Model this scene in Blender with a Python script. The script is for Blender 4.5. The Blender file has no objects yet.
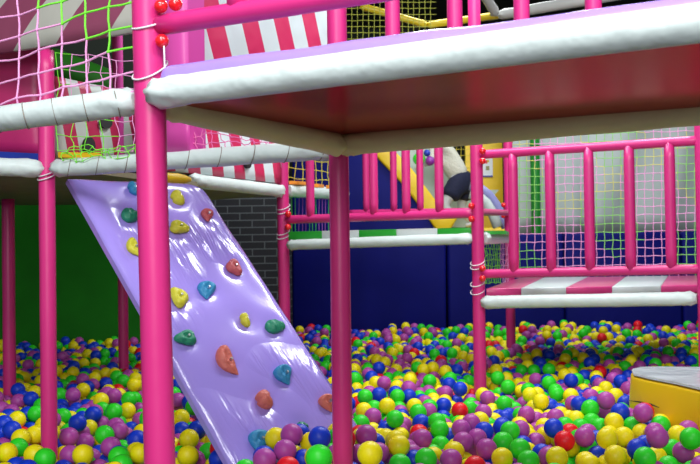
import bpy, bmesh, math, random
import numpy as np
from mathutils import Vector, Matrix, noise

C = bpy.context.scene.collection
SC = bpy.context.scene
R = math.radians

# ------------------------------------------------------------------ camera
FPX, CX, CY = 966.0, 350.0, 232.0
PITCH = math.atan(15.0 / FPX); ROLL = 0.014
EYE = Vector((0, 0, 0.75))
_f = Vector((0, math.cos(PITCH), math.sin(PITCH)))
_r0 = Vector((1, 0, 0)); _u0 = Vector((0, -math.sin(PITCH), math.cos(PITCH)))
_r = _r0 * math.cos(ROLL) - _u0 * math.sin(ROLL)
_u = _r0 * math.sin(ROLL) + _u0 * math.cos(ROLL)
cam_d = bpy.data.cameras.new('camera'); cam = bpy.data.objects.new('camera', cam_d); C.objects.link(cam)
cam_d.sensor_width = 36; cam_d.lens = 36 * FPX / 700.0; cam_d.clip_start = .05; cam_d.clip_end = 100
M = Matrix((_r, _u, -_f)).transposed().to_4x4(); M.translation = EYE
cam.matrix_world = M
cam_d.dof.use_dof = True; cam_d.dof.focus_distance = 3.3; cam_d.dof.aperture_fstop = 9.0
SC.camera = cam

# ------------------------------------------------------------------ world, lights, exposure
w = bpy.data.worlds.new('world'); SC.world = w; w.use_nodes = True
bg = w.node_tree.nodes['Background']; bg.inputs[0].default_value = (0.80, 0.88, 1.0, 1); bg.inputs[1].default_value = 0.22

def area(name, loc, target, sx, sy, power, col=(1, 1, 1)):
    d = bpy.data.lights.new(name, 'AREA'); d.shape = 'RECTANGLE'; d.size = sx; d.size_y = sy; d.energy = power; d.color = col
    o = bpy.data.objects.new(name, d); C.objects.link(o); o.location = loc
    o.rotation_euler = (Vector(target) - Vector(loc)).to_track_quat('-Z', 'Y').to_euler()
    return o
area('unseen_light', (-.5, -2.6, 1.9), (0.1, 3.2, 0.6), 2.4, 1.2, 75, (0.97, 0.98, 1.0))  # low frontal fill added behind the camera, no lamp stands there
area('unseen_light', (-.7, 0.0, 3.4), (0.1, 3.6, 0.2), 2.0, 1.0, 85, (0.95, 0.98, 1.0))
area('unseen_light', (1.7, 0.5, 3.4), (1.0, 4.4, 0.2), 1.6, .5, 60, (0.95, 0.98, 1.0))
area('unseen_light', (1.6, 5.6, 3.1), (1.2, 6.0, 0.0), 1.6, .25, 40, (0.92, 0.97, 1.0))  # unseen light placed for streaky highlights on the ramp
area('unseen_light', (0.3, 5.0, 3.1), (0.3, 5.2, 0.0), .3, 1.6, 42, (0.92, 0.97, 1.0))  # unseen light, made stronger to brighten the middle of the pit
area('unseen_light', (1.6, 8.2, 3.1), (1.6, 8.9, 0.9), 2.4, .4, 30, (0.92, 0.98, 1.0))
SC.view_settings.view_transform = 'Standard'; SC.view_settings.look = 'None'
SC.view_settings.gamma = 1; SC.view_settings.use_curve_mapping = False
SC.view_settings.exposure = 0.6

# ------------------------------------------------------------------ geometry frame helpers
def ray(px, py):
    return _r * ((px - CX) / FPX) + _u * (-(py - CY) / FPX) + _f
def W(px, py, Y):                 # point on sight line at world depth Y
    d = ray(px, py); return EYE + d * (Y / d.y)
def Wz(px, py, z):
    d = ray(px, py); return EYE + d * ((z - EYE.z) / d.z)
def proj(p):
    q = p - EYE; z = q.dot(_f)
    return (CX + FPX * q.dot(_r) / z, CY - FPX * q.dot(_u) / z, z)
U = Vector((.876, -.483, 0)); V = Vector((.483, .876, 0)); ZZ = Vector((0, 0, 1))
def at_xy(px, Y, py=250):         # ground position of a vertical thing seen at px
    p = W(px, py, Y); return Vector((p.x, p.y, 0))

# ------------------------------------------------------------------ materials
def mat(name, col, rough=.4, bump=0, scale=8, stretch=(1, 1, 1), coat=0, spec=.5, var=0, metal=0, detail=3, sss=0):
    m = bpy.data.materials.new(name); m.use_nodes = True; nt = m.node_tree; b = nt.nodes['Principled BSDF']
    b.inputs['Base Color'].default_value = (*col, 1); b.inputs['Roughness'].default_value = rough
    b.inputs['Coat Weight'].default_value = coat; b.inputs['Coat Roughness'].default_value = .12
    b.inputs['Specular IOR Level'].default_value = spec; b.inputs['Metallic'].default_value = metal
    tc = nt.nodes.new('ShaderNodeTexCoord'); mp = nt.nodes.new('ShaderNodeMapping'); mp.inputs['Scale'].default_value = stretch
    nt.links.new(tc.outputs['Object'], mp.inputs[0])
    if bump:
        n = nt.nodes.new('ShaderNodeTexNoise'); n.inputs['Scale'].default_value = scale; n.inputs['Detail'].default_value = detail
        bp = nt.nodes.new('ShaderNodeBump'); bp.inputs['Strength'].default_value = bump; bp.inputs['Distance'].default_value = .02
        nt.links.new(mp.outputs[0], n.inputs[0]); nt.links.new(n.outputs[0], bp.inputs['Height']); nt.links.new(bp.outputs[0], b.inputs['Normal'])
    if var:
        n2 = nt.nodes.new('ShaderNodeTexNoise'); n2.inputs['Scale'].default_value = 5; n2.inputs['Detail'].default_value = 5
        mx = nt.nodes.new('ShaderNodeMixRGB'); mx.blend_type = 'MULTIPLY'; mx.inputs[0].default_value = var
        mx.inputs[1].default_value = (*col, 1); nt.links.new(mp.outputs[0], n2.inputs[0]); nt.links.new(n2.outputs[0], mx.inputs[2])
        nt.links.new(mx.outputs[0], b.inputs['Base Color'])
    return m
PINK = mat('pink_vinyl', (.70, .028, .215), .38, .25, 5, (1, 1, .6), var=.12)
PINKD = mat('magenta_vinyl', (.52, .02, .14), .4, .35, 4, var=.2)
MAUVE = mat('mauve_vinyl', (.66, .07, .36), .3, .4, 4, (1, 1, .4))
CREAM = mat('white_vinyl', (.68, .77, .74), .38, .6, 9, (1, 1, 1), var=.12)
LAV = mat('lavender_vinyl', (.36, .24, .74), .3, .3, 7)
BROWN = mat('glossy_maroon_board', (.36, .050, .050), .22, .05, 3, spec=.2, metal=.75)
BROWN.node_tree.nodes['Principled BSDF'].inputs['Specular Tint'].default_value = (1, .40, .36, 1)
WARMSHADE = mat('warm_shaded_white_vinyl', (.90, .78, .40), .55, .5, 9, var=.2)  # white beam cover with the warm shade under the deck put into the colour
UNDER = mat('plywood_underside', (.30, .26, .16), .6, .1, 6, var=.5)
GREENV = mat('green_vinyl', (.03, .42, .04), .35, .2, 6)
YELV = mat('yellow_vinyl', (.86, .56, .008), .38, .35, 5)
YELD = mat('deep_yellow_vinyl', (.72, .52, .01), .4, .2, 5)
SILV = mat('silver_white_vinyl', (.66, .72, .76), .2, .8, 7, coat=.4)
BLUEV = mat('blue_padding', (.002, .004, .15), .6, .35, 3, var=.25, spec=.15)
BLUEB = mat('bright_blue_vinyl', (.01, .03, .30), .3, .3, 4)
GREENW = mat('dark_green_wall_paint', (.012, .22, .008), .7, .2, 3, var=.4, spec=.2)
DARK = mat('dark_hall_paint', (.010, .016, .009), .8)
BLACKM = mat('opening_black', (.01, .01, .01), .6)  # black colour stands for the dark inside holes and the seam
CEILM = mat('dark_ceiling_paint', (.03, .035, .03), .9)
FLOORM = mat('grey_floor_mat', (.06, .06, .07), .8)
CURT = mat('grey_white_fabric', (.44, .50, .48), .8, .4, 6, (1, 1, .3), var=.15)
RED = mat('red_plastic', (.80, .01, .015), .25, coat=.5)
CORD = mat('white_cord', (.75, .70, .74), .7)
WRAP = mat('brown_grey_cord', (.22, .18, .15), .8)
NPINK = mat('pink_net_cord', (.85, .36, .66), .7)
NHOT = mat('rose_net_cord', (.75, .16, .40), .7)
NGREEN = mat('lime_net_cord', (.20, .80, .04), .7)
NYEL = mat('yellow_net_cord', (.62, .50, .04), .7)
NPURP = mat('purple_net_cord', (.30, .06, .42), .7)
GREYT = mat('grey_tube_vinyl', (.42, .42, .40), .45, .3, 6)
CRIM = mat('crimson_vinyl', (.50, .01, .07), .4, .2, 5)
METAL = mat('steel_bolt', (.6, .6, .6), .3, metal=1)
ORANGE = mat('orange_vinyl', (.85, .28, .03), .4)
SKIN = mat('skin', (.62, .36, .26), .5)
SHIRT = mat('cream_knit', (.62, .60, .50), .9, .5, 60)
SHORTS = mat('navy_cloth', (.006, .008, .035), .85, .3, 40)
TIGHTS = mat('pale_grey_tights', (.55, .55, .56), .8)
HAIR = mat('dark_hair', (.012, .009, .008), .6, .5, 60)
EYEM = mat('dark_eye', (.01, .01, .01), .2)
PAPER = mat('white_paper', (.75, .78, .82), .5)

def wrinkle_vinyl():
    m = mat('creased_lavender_vinyl', (.38, .28, .80), .2, coat=.4)
    nt = m.node_tree; b = nt.nodes['Principled BSDF']
    tc = nt.nodes.new('ShaderNodeTexCoord'); mp = nt.nodes.new('ShaderNodeMapping')
    mp.inputs['Rotation'].default_value = (0, 0, R(-12)); mp.inputs['Scale'].default_value = (17, 3.0, 1)
    nt.links.new(tc.outputs['UV'], mp.inputs[0])
    n = nt.nodes.new('ShaderNodeTexNoise'); n.inputs['Scale'].default_value = 1.0; n.inputs['Detail'].default_value = 2.5; n.inputs['Distortion'].default_value = .8
    n2 = nt.nodes.new('ShaderNodeTexNoise'); n2.inputs['Scale'].default_value = 2.2; n2.inputs['Detail'].default_value = 1
    nt.links.new(mp.outputs[0], n.inputs[0]); nt.links.new(tc.outputs['UV'], n2.inputs[0])
    r = nt.nodes.new('ShaderNodeMapRange'); r.inputs[1].default_value = .46; r.inputs[2].default_value = .72
    nt.links.new(n2.outputs[0], r.inputs[0])
    mu = nt.nodes.new('ShaderNodeMath'); mu.operation = 'MULTIPLY'; nt.links.new(n.outputs[0], mu.inputs[0]); nt.links.new(r.outputs[0], mu.inputs[1])
    bp = nt.nodes.new('ShaderNodeBump'); bp.inputs['Strength'].default_value = .8; bp.inputs['Distance'].default_value = .045
    nt.links.new(mu.outputs[0], bp.inputs['Height']); nt.links.new(bp.outputs[0], b.inputs['Normal']); nt.links.new(bp.outputs[0], b.inputs['Coat Normal'])
    return m
RAMPM = wrinkle_vinyl()

def stripe_mat(name, ca, cb, ku, kv, off=0, duty=.5, rough=.4, curve=0):
    """stripes from UV metres: fract(u*ku+v*kv+off) < duty -> ca"""
    m = bpy.data.materials.new(name); m.use_nodes = True; nt = m.node_tree; b = nt.nodes['Principled BSDF']
    b.inputs['Roughness'].default_value = rough
    tc = nt.nodes.new('ShaderNodeTexCoord'); sp = nt.nodes.new('ShaderNodeSeparateXYZ'); nt.links.new(tc.outputs['UV'], sp.inputs[0])
    def mth(op, a, bb):
        n = nt.nodes.new('ShaderNodeMath'); n.operation = op
        for i, v in enumerate((a, bb)):
            if v is None: continue
            if isinstance(v, (int, float)): n.inputs[i].default_value = v
            else: nt.links.new(v, n.inputs[i])
        return n.outputs[0]
    u, v = sp.outputs[0], sp.outputs[1]
    s = mth('ADD', mth('MULTIPLY', u, ku), mth('MULTIPLY', v, kv)); s = mth('ADD', s, off)
    if curve: s = mth('ADD', s, mth('MULTIPLY', mth('MULTIPLY', v, v), curve))
    fr = mth('FRACT', s, None); lt = mth('LESS_THAN', fr, duty)
    mx = nt.nodes.new('ShaderNodeMixRGB'); nt.links.new(lt, mx.inputs[0]); mx.inputs[1].default_value = (*cb, 1); mx.inputs[2].default_value = (*ca, 1)
    nt.links.new(mx.outputs[0], b.inputs['Base Color'])
    n = nt.nodes.new('ShaderNodeTexNoise'); n.inputs['Scale'].default_value = 5
    bp = nt.nodes.new('ShaderNodeBump'); bp.inputs['Strength'].default_value = .4; bp.inputs['Distance'].default_value = .03
    nt.links.new(tc.outputs['Object'], n.inputs[0]); nt.links.new(n.outputs[0], bp.inputs['Height']); nt.links.new(bp.outputs[0], b.inputs['Normal'])
    return m

def brick_mat():
    m = bpy.data.materials.new('black_brick'); m.use_nodes = True; nt = m.node_tree; b = nt.nodes['Principled BSDF']
    tc = nt.nodes.new('ShaderNodeTexCoord'); br = nt.nodes.new('ShaderNodeTexBrick')
    nt.links.new(tc.outputs['UV'], br.inputs[0])
    br.inputs['Color1'].default_value = (.005, .006, .010, 1); br.inputs['Color2'].default_value = (.009, .009, .015, 1); br.inputs['Mortar'].default_value = (.10, .11, .12, 1)
    br.inputs['Scale'].default_value = 1; br.inputs['Brick Width'].default_value = .21; br.inputs['Row Height'].default_value = .062; br.inputs['Mortar Size'].default_value = .005
    nt.links.new(br.outputs[0], b.inputs['Base Color']); b.inputs['Roughness'].default_value = .6
    return m

# ------------------------------------------------------------------ object helpers
def tag(o, label=None, cat=None, group=None, kind=None):
    if label: o['label'] = label
    if cat: o['category'] = cat
    if group: o['group'] = group
    if kind: o['kind'] = kind
    return o
def build(name, bm, mats, parent=None, smooth=None, recalc=True):
    if recalc: bmesh.ops.recalc_face_normals(bm, faces=bm.faces)
    me = bpy.data.meshes.new(name); bm.to_mesh(me); bm.free()
    for m in (mats if isinstance(mats, (list, tuple)) else [mats]): me.materials.append(m)
    if smooth: 
        for p in me.polygons: p.use_smooth = True
    o = bpy.data.objects.new(name, me); C.objects.link(o)
    if parent is not None:
        o.parent = parent; o.matrix_parent_inverse = parent.matrix_basis.inverted()
    return o
def empty(name, loc, label, cat, group=None):
    o = bpy.data.objects.new(name, None); C.objects.link(o); o.location = loc; o.empty_display_size = .05
    return tag(o, label, cat, group)
def recenter(o):
    """put a free mesh object's origin at its base centre"""
    vs = [v.co.copy() for v in o.data.vertices]
    c = Vector(((min(v.x for v in vs) + max(v.x for v in vs)) / 2, (min(v.y for v in vs) + max(v.y for v in vs)) / 2, min(v.z for v in vs)))
    o.data.transform(Matrix.Translation(-c)); o.location = c
    return o
def frame_of(d):
    d = d.normalized(); a = Vector((0, 0, 1)) if abs(d.z) < .9 else Vector((1, 0, 0))
    x = d.cross(a).normalized(); y = d.cross(x).normalized()
    return d, x, y
def tube(bm, pts, r, seg=12, cap=True, mi=0, wob=0, wscale=6, seed=0):
    """smooth tube along pts (radius r or list)"""
    pts = [Vector(p) for p in pts]; n = len(pts); rs = r if isinstance(r, (list, tuple)) else [r] * n
    rings = []; px = None
    for i, p in enumerate(pts):
        d = (pts[min(i + 1, n - 1)] - pts[max(i - 1, 0)])
        d, x, y = frame_of(d)
        if px is not None:
            x = (px - d * px.dot(d)).normalized(); y = d.cross(x).normalized()
        px = x; ring = []
        for k in range(seg):
            a = 2 * math.pi * k / seg; q = p + (x * math.cos(a) + y * math.sin(a)) * rs[i]
            if wob:
                h = noise.noise(q * wscale + Vector((seed, seed * 2, 0)))
                q = p + (q - p) * (1 + wob * h)
            ring.append(bm.verts.new(q))
        rings.append(ring)
    for i in range(n - 1):
        for k in range(seg):
            f = bm.faces.new((rings[i][k], rings[i][(k + 1) % seg], rings[i + 1][(k + 1) % seg], rings[i + 1][k])); f.smooth = True; f.material_index = mi
    if cap:
        for ring in (rings[0], rings[-1]):
            f = bm.faces.new(ring); f.material_index = mi
    return rings
def lerp(a, b, t): return a + (b - a) * t
def line(a, b, n): return [lerp(Vector(a), Vector(b), i / n) for i in range(n + 1)]
def prism(bm, poly, d, mi=0):
    """closed prism: poly (list of Vector) extruded by vector d"""
    a = [bm.verts.new(p) for p in poly]; b = [bm.verts.new(Vector(p) + d) for p in poly]
    n = len(poly); fs = [bm.faces.new(a), bm.faces.new(b[::-1])]
    for i in range(n): fs.append(bm.faces.new((a[i], b[i], b[(i + 1) % n], a[(i + 1) % n])))
    for f in fs: f.material_index = mi
    return fs
def obox(bm, o, a, b, c, mi=0):
    return prism(bm, [o, o + a, o + a + b, o + b], c, mi)
def bevel(o, w=.008, seg=3):
    m = o.modifiers.new('bevel', 'BEVEL'); m.width = w; m.segments = seg; m.limit_method = 'ANGLE'; m.angle_limit = R(35)
    for p in o.data.polygons: p.use_smooth = True
    return o
def uvset(o, fn):
    me = o.data; uv = me.uv_layers.new(name='UVMap')
    for l in me.loops: uv.data[l.index].uv = fn(me.vertices[l.vertex_index].co)

# ------------------------------------------------------------------ the setting
def struct(name, bm, m): return tag(build(name, bm, m), kind='structure')
FZ = -.42
bm = bmesh.new(); obox(bm, Vector((-7, -4, FZ - .1)), Vector((15, 0, 0)), Vector((0, 17, 0)), Vector((0, 0, .1))); struct('floor', bm, FLOORM)
bm = bmesh.new(); obox(bm, Vector((-7, 2.4, 3.6)), Vector((15, 0, 0)), Vector((0, 10.6, 0)), Vector((0, 0, .1))); struct('ceiling', bm, CEILM)
bm = bmesh.new(); obox(bm, Vector((-7, 12.6, FZ)), Vector((15, 0, 0)), Vector((0, .1, 0)), Vector((0, 0, 4.02))); struct('wall_back', bm, DARK)
bm = bmesh.new(); obox(bm, Vector((-7.1, 2.4, FZ)), Vector((.1, 0, 0)), Vector((0, 10.3, 0)), Vector((0, 0, 4.02))); struct('wall_left', bm, GREENW)
bm = bmesh.new(); obox(bm, Vector((8, 2.4, FZ)), Vector((.1, 0, 0)), Vector((0, 10.3, 0)), Vector((0, 0, 4.02))); struct('wall_right', bm, DARK)
# dark green partition at the far left, black brick partition beside it
gx0, gx1 = W(-60, 250, 8.3), W(196, 250, 8.3)
bm = bmesh.new(); obox(bm, Vector((gx0.x - 1.5, 8.3, FZ)), Vector((gx1.x - gx0.x + 1.5, 0, 0)), Vector((0, .1, 0)), Vector((0, 0, 1.66)))
struct('wall_green', bm, GREENW)
bx0, bx1 = gx1.x + .002, W(291, 250, 8.3).x
bm = bmesh.new(); obox(bm, Vector((bx0, 8.3, FZ)), Vector((bx1 - bx0, 0, 0)), Vector((0, .1, 0)), Vector((0, 0, 1.72)))
o = struct('wall_brick', bm, brick_mat()); uvset(o, lambda c: (c.x, c.z))
# blue padded pit wall
BY = 8.85
def blue_pad(px0, px1, ztop, name='trim_1', Y=BY):
    a, b = W(px0, 260, Y).x, W(px1, 260, Y).x
    bm = bmesh.new(); n = max(1, round((b - a) / .95)); 
    for i in range(n):
        x0 = lerp(a, b, i / n); x1 = lerp(a, b, (i + 1) / n)
        obox(bm, Vector((x0 + .004, Y, FZ)), Vector((x1 - x0 - .008, 0, 0)), Vector((0, .12, 0)), Vector((0, 0, ztop - FZ)))
    o = struct(name, bm, BLUEV); bevel(o, .03, 3); return o
blue_pad(447, 800, .85, 'trim_1')

# ------------------------------------------------------------------ posts
def post(name, base, ztop, r, label, parts=(), lean=(0, 0), z0=FZ, m=PINK):
    e = empty(name, (base.x, base.y, z0), label, 'post')
    bm = bmesh.new(); n = 26
    pts = [Vector((base.x + lean[0] * (z - .75), base.y + lean[1] * (z - .75), z)) for z in [lerp(z0, ztop, i / n) for i in range(n + 1)]]
    tube(bm, pts, r, 28, True, wob=.03, wscale=5, seed=base.x * 3)
    build('foam_sleeve', bm, m, e)
    return e
def knob(parent, p, r=.017):
    bm = bmesh.new(); bmesh.ops.create_uvsphere(bm, u_segments=18, v_segments=12, radius=r)
    d = Vector((p.x, p.y, 0)).normalized()
    for v in bm.verts: v.co += p; 
    o = build('bolt_cap', bm, RED, parent, smooth=True); tag(o, 'glossy red round bolt cap'); return o
def lashing(parent, c, r, tilt=.25, az=0, th=.0025, name='lashing_cord', axis=None):
    axis = (axis or Vector((0, 0, 1))).normalized(); d, x, y = frame_of(axis)
    pts = []
    for k in range(33):
        a = 2 * math.pi * k / 32; q = x * math.cos(a) + y * math.sin(a)
        pts.append(c + q * r + axis * (tilt * r * math.cos(a + az)))
    bm = bmesh.new(); tube(bm, pts, th, 6, False); o = build(name, bm, WRAP if name == 'wrap_cord' else CORD, parent); return o

P_MAIN = at_xy(154, 2.40); P_REAR = P_MAIN + V * .95
P_REAR = at_xy(340, 3.23)
P_L47 = at_xy(47.5, 3.84); P_L8 = at_xy(8.5, 5.5); P_122 = at_xy(122.5, 6.6)
P_283 = at_xy(283.5, 6.19); P_478 = at_xy(478, 5.55); P_510 = at_xy(509.5, 7.5); P_702 = at_xy(703.5, 4.96)

m_post = post('padded_post', P_MAIN, 2.1, .0385, 'nearest and thickest bright pink padded post, left of centre, with red caps', lean=(-.016, 0))
knob(m_post, W(161, 6, 2.36)); knob(m_post, W(175.5, 4, 2.36)); knob(m_post, W(162, 41, 2.36))
lashing(m_post, W(150, 24, 2.40), .043, .45, 0.5); lashing(m_post, W(150, 70, 2.40), .043, .7, 0.5)
bm = bmesh.new(); tube(bm, line(W(164, 46, 2.35), W(165, 77, 2.345), 4), .0022, 6); build('loose_cord', bm, CORD, m_post)
r_post = post('padded_post', P_REAR, 2.1, .0335, 'pink padded post in front centre under the overhead deck corner')
p47 = post('padded_post', P_L47, 1.55, .032, 'pink padded post left of the nearest post, meeting two white beams')
p8 = post('padded_post', P_L8, 1.05, .036, 'dark shaded pink post at the far left under the platform')
p122 = post('padded_post', P_122, 1.05, .034, 'thin shaded pink post seen behind the ramp edge under left platform')
p283 = post('padded_post', P_283, 1.52, .038, 'pink post between the black brick wall and the blue padding')
p478 = post('padded_post', P_478, 2.35, .036, 'pink post shared by the green striped deck and the pink striped deck')
p510 = post('padded_post', P_510, 1.78, .036, 'pink post farther back, directly behind the low striped deck')
p702 = post('padded_post', P_702, 1.6, .034, 'pink post cut by the right edge of the picture')
for px, py in ((482.5, 151), (482.5, 161), (482.5, 268.5), (482.5, 278.5)): knob(p478, W(px, py, 5.48), .019)
for px, py in ((471.5, 206), (471.5, 219)): knob(p478, W(px, py, 5.52), .019)
for px, py in ((288, 214), (288, 227)): knob(p283, W(px, py, 6.13), .021)
for py in (207, 211, 232, 236): lashing(p283, W(283.5, py, 6.19), .041, .5, .6, .003)
for py in (262, 266, 283, 291): lashing(p478, W(477.5, py, 5.55), .040, .5, .6, .003)
for py in (172, 176): lashing(p47, W(47.5, py, 3.84), .038, .5, .6, .0025)
knob(p510, W(503.5, 205, 7.42), .019); knob(p510, W(503.5, 216, 7.42), .019)

# ------------------------------------------------------------------ padded beams
def beam(p0, p1, r, label, wraps=0, crumple=True, m=CREAM, sag=0, wrapm=None, name='padded_beam', parent_extra=None, wob=.05):
    p0, p1 = Vector(p0), Vector(p1); L = (p1 - p0).length; d = (p1 - p0).normalized()
    mid = (p0 + p1) / 2
    e = empty(name, (mid.x, mid.y, min(p0.z, p1.z) - r), label, 'beam')
    n = max(10, int(L / .03)); pts = []; rs = []
    for i in range(n + 1):
        t = i / n; s = min(t, 1 - t) * L
        rr = r
        if s < r * .8: rr = r * (.62 + .38 * math.sqrt(max(0, 1 - (1 - s / (r * .8)) ** 2)))
        pts.append(lerp(p0, p1, t) - ZZ * sag * math.sin(math.pi * t)); rs.append(rr)
    bm = bmesh.new(); tube(bm, pts, rs, 28, True, wob=wob, wscale=9, seed=p0.x)
    if crumple:                                   # gathered folds near both ends
        for v in bm.verts:
            s0 = (v.co - p0).dot(d); s = min(s0, L - s0)
            if s < .15:
                ax = p0 + d * s0; off = v.co - ax; a = math.atan2(off.z, off.dot(d.cross(ZZ)))
                k = (1 - s / .15) * .16 * math.sin(a * 5 + s * 70 + noise.noise(v.co * 14) * 5)
                v.co = ax + off * (1 + k)
    build('foam_cover', bm, m, e)
    for k in range(wraps):
        t = (k + .6) / wraps; c = lerp(p0, p1, t) - ZZ * sag * math.sin(math.pi * t)
        lashing(e, c, r * 1.03, .9, .3, .0014, 'wrap_cord', axis=d)
    return e

# near overhead deck ---------------------------------------------------
TR = 1.55                                          # how far the deck runs to the right
zf = 1.131
f0 = P_MAIN + V * -.037 + U * .024; f1 = P_MAIN + V * -.035 + U * TR
beam((f0.x, f0.y, zf), (f1.x, f1.y, zf + .018), .0365, 'white padded beam along the front edge of the overhead deck', wob=.018)
s0 = W(158, 104, 2.44); s1 = W(342, 146, 3.165); beam((s0.x, s0.y, s0.z), (s1.x, s1.y, s1.z), .036, 'shade-tinted white padded beam running back under the overhead deck from the nearest post', m=WARMSHADE)
b0 = W(337, 145.5, 3.18); b1p = P_REAR + U * TR; beam(b0, (b1p.x, b1p.y, 1.105 + .012), .0365, 'shade-tinted white padded beam along the back edge of the overhead deck', m=WARMSHADE)
bm = bmesh.new(); q = P_MAIN + V * .0 + U * .03 + ZZ * 1.118
dv = (P_REAR - P_MAIN)
obox(bm, q, U * TR, dv * .985, ZZ * .014)
o = build('deck_board', bm, BROWN); recenter(o); tag(o, 'glossy maroon underside board of the overhead deck', 'deck board')
# lavender mat
bm = bmesh.new(); q = P_MAIN + V * -.047 + U * .050 + ZZ * 1.134
obox(bm, q, U * TR, dv * 1.02, ZZ * .066)
bmesh.ops.subdivide_edges(bm, edges=[e for e in bm.edges if abs((e.verts[0].co - e.verts[1].co).normalized().dot(U)) > .9], cuts=40)
o = build('foam_mat', bm, LAV); recenter(o)
for v in o.data.vertices:
    v.co.z += .004 * noise.noise(v.co * 7)
tag(o, 'lavender foam mat lying on the overhead deck', 'mat'); bevel(o, .03, 5)

# ------------------------------------------------------------------ guard rails
def fence(p0, p1, zb, zt, ts, r_rail, r_bar, label, top=True, bottom=True, z_over=None, m=PINK, z1b=None, z1t=None):
    """railing from p0 to p1 (ground points), bars at distances ts along it"""
    d = (p1 - p0); L = d.length; d.normalize(); z1b = zb if z1b is None else z1b; z1t = zt if z1t is None else z1t
    e = empty('guard_rail', ((p0.x + p1.x) / 2, (p0.y + p1.y) / 2, min(zb, z1b) - r_rail), label, 'railing')
    if bottom:
        bm = bmesh.new(); tube(bm, line(p0 + ZZ * zb, p1 + ZZ * z1b, 20), r_rail, 20, wob=.04, wscale=7); build('bottom_rail', bm, m, e)
    if top:
        bm = bmesh.new(); tube(bm, line(p0 + ZZ * zt, p1 + ZZ * z1t, 20), r_rail, 20, wob=.04, wscale=7); build('top_rail', bm, m, e)
    for t in ts:
        k = t / L; p = p0 + d * t; a = lerp(zb, z1b, k); b = lerp(zt, z1t, k)
        if z_over: b = z_over
        bm = bmesh.new(); n = 8; pts = line(p + ZZ * a, p + ZZ * b, n)
        tube(bm, pts, [r_bar * (.9 if i in (0, n) else 1) for i in range(n + 1)], 18, wob=.04, wscale=8, seed=t); build('bar', bm, m, e)
    return e
# front railing of the overhead deck (its lower rail crosses the top of the picture)
z1 = W(160, 25.5, 2.39).z
fence(P_MAIN + U * .02, P_MAIN + U * TR, z1, z1 + .55, [.238 + .217 * i for i in range(6)], .0255, .024, 'pink railing on the front edge of the overhead deck')
fence(P_REAR + U * .0, P_REAR + U * TR, 1.25, 1.95, [.208 + .218 * i for i in range(6)], .0255, .0245, 'pink railing along the back edge of the overhead deck')
# right railing
Lr = (P_702 - P_478).length
def t_on(p0, p1, px):          # distance along the ground line p0-p1 whose picture column is px
    d = (p1 - p0); lo, hi = 0, 1
    for _ in range(40):
        mid = (lo + hi) / 2
        if proj(p0 + d * mid + ZZ * .75)[0] < px: lo = mid
        else: hi = mid
    return lo * d.length
rr0 = W(484, 154.5, 5.53).z; rb0 = W(484, 274, 5.53).z; rr1 = W(699, 140.5, 4.97).z; rb1 = W(699, 269, 4.97).z
fence(P_478, P_702, rb0, rr0, [t_on(P_478, P_702, x) for x in (514, 551, 590, 630.5, 671)], .0255, .028, 'pink five-bar railing above the pink and white striped deck', z1b=rb1, z1t=rr1)
# middle railing
mb0 = W(289, 219.5, 6.16).z; mb1 = W(472, 213.5, 5.57).z
fence(P_283, P_478, mb0, 1.55, [t_on(P_283, P_478, x) for x in (311, 342, 374.5, 407, 440)], .0265, .0265, 'pink five-bar railing above the green and white striped deck edge', z1b=mb1, z1t=1.55)
# rear railing behind it
q0, q1 = at_xy(350, 7.4), at_xy(474, 7.1)
fence(q0, q1, W(350, 213, 7.4).z, 1.6, [t_on(q0, q1, x) for x in (367, 394.5, 421)], .024, .026, 'pink railing farther back, behind the green striped deck railing', z1b=W(474, 211, 7.1).z)
fence(P_478, P_510, W(486, 213.5, 5.8).z, 1.5, [], .022, .022, 'short pink rail running back between two posts', top=False, z1b=W(500, 212, 7.3).z)

# ------------------------------------------------------------------ other beams
g0 = P_MAIN + U * -.035; g1 = P_MAIN + U * -.85
beam(W(137, 101, 2.43), W(-40, 124.5, 2.75), .0355, 'white padded beam with netting tied on it, left of the nearest post', wraps=6, wob=.10)
beam(W(53, 168.5, 3.8), W(336, 149, 3.27), .0345, 'white cord-wrapped padded beam above the top of the lavender ramp', wraps=9, wob=.06)
beam(W(43, 168.5, 3.83), W(-60, 164.5, 3.62), .0355, 'white padded beam at the left picture edge under a blue strip', wob=.03)
beam(W(190, 180.5, 5.15), W(282, 191, 6.13), .0385, 'white padded beam under red striped panel, ending at post by brick wall')
beam(W(288, 190, 6.25), W(345, 194, 7.3), .042, 'white padded beam with orange patches, left of centre behind railing')
beam(W(288, 245, 6.13), W(473, 238.5, 5.55), .032, 'white padded beam under green and white striped deck edge')
beam(W(482, 302.3, 5.5), W(697, 298.5, 4.97), .036, 'white padded beam along the front of pink and white striped deck')
beam(W(484, 238.5, 5.62), W(506, 238.5, 7.4), .036, 'short white padded beam running back beside the railing post')
beam(W(499, 15, 8.0), W(640, -9, 7.3), .042, 'grey white padded beam high above, right of the top centre', m=GREYT)
beam(W(480, -12, 7.6), W(496, 14, 7.9), .04, 'slanting grey padded tube at the top, right of centre', m=GREYT)
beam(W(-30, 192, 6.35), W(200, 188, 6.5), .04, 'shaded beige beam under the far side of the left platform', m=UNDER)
beam(W(360, 6, 8.0), W(427, 25, 8.0), .03, 'yellow padded tube slanting down at the top behind railing', m=YELD)
beam(W(427, 25, 8.0), W(500, 15, 8.1), .03, 'yellow padded tube rising right at the top behind railing', m=YELD)

# left platform deck, seen from below
bm = bmesh.new()
poly = [W(-60, 165, 3.66), W(46, 169, 3.86), W(196, 181, 5.15), W(282, 191, 6.15), W(150, 188, 7.1), W(-60, 188, 6.9)]
poly = [Vector((p.x, p.y, 1.085)) for p in poly]
prism(bm, poly, ZZ * .025); o = recenter(build('deck_board', bm, UNDER)); tag(o, 'shaded plywood deck of the left platform seen from below', 'deck board')

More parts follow.
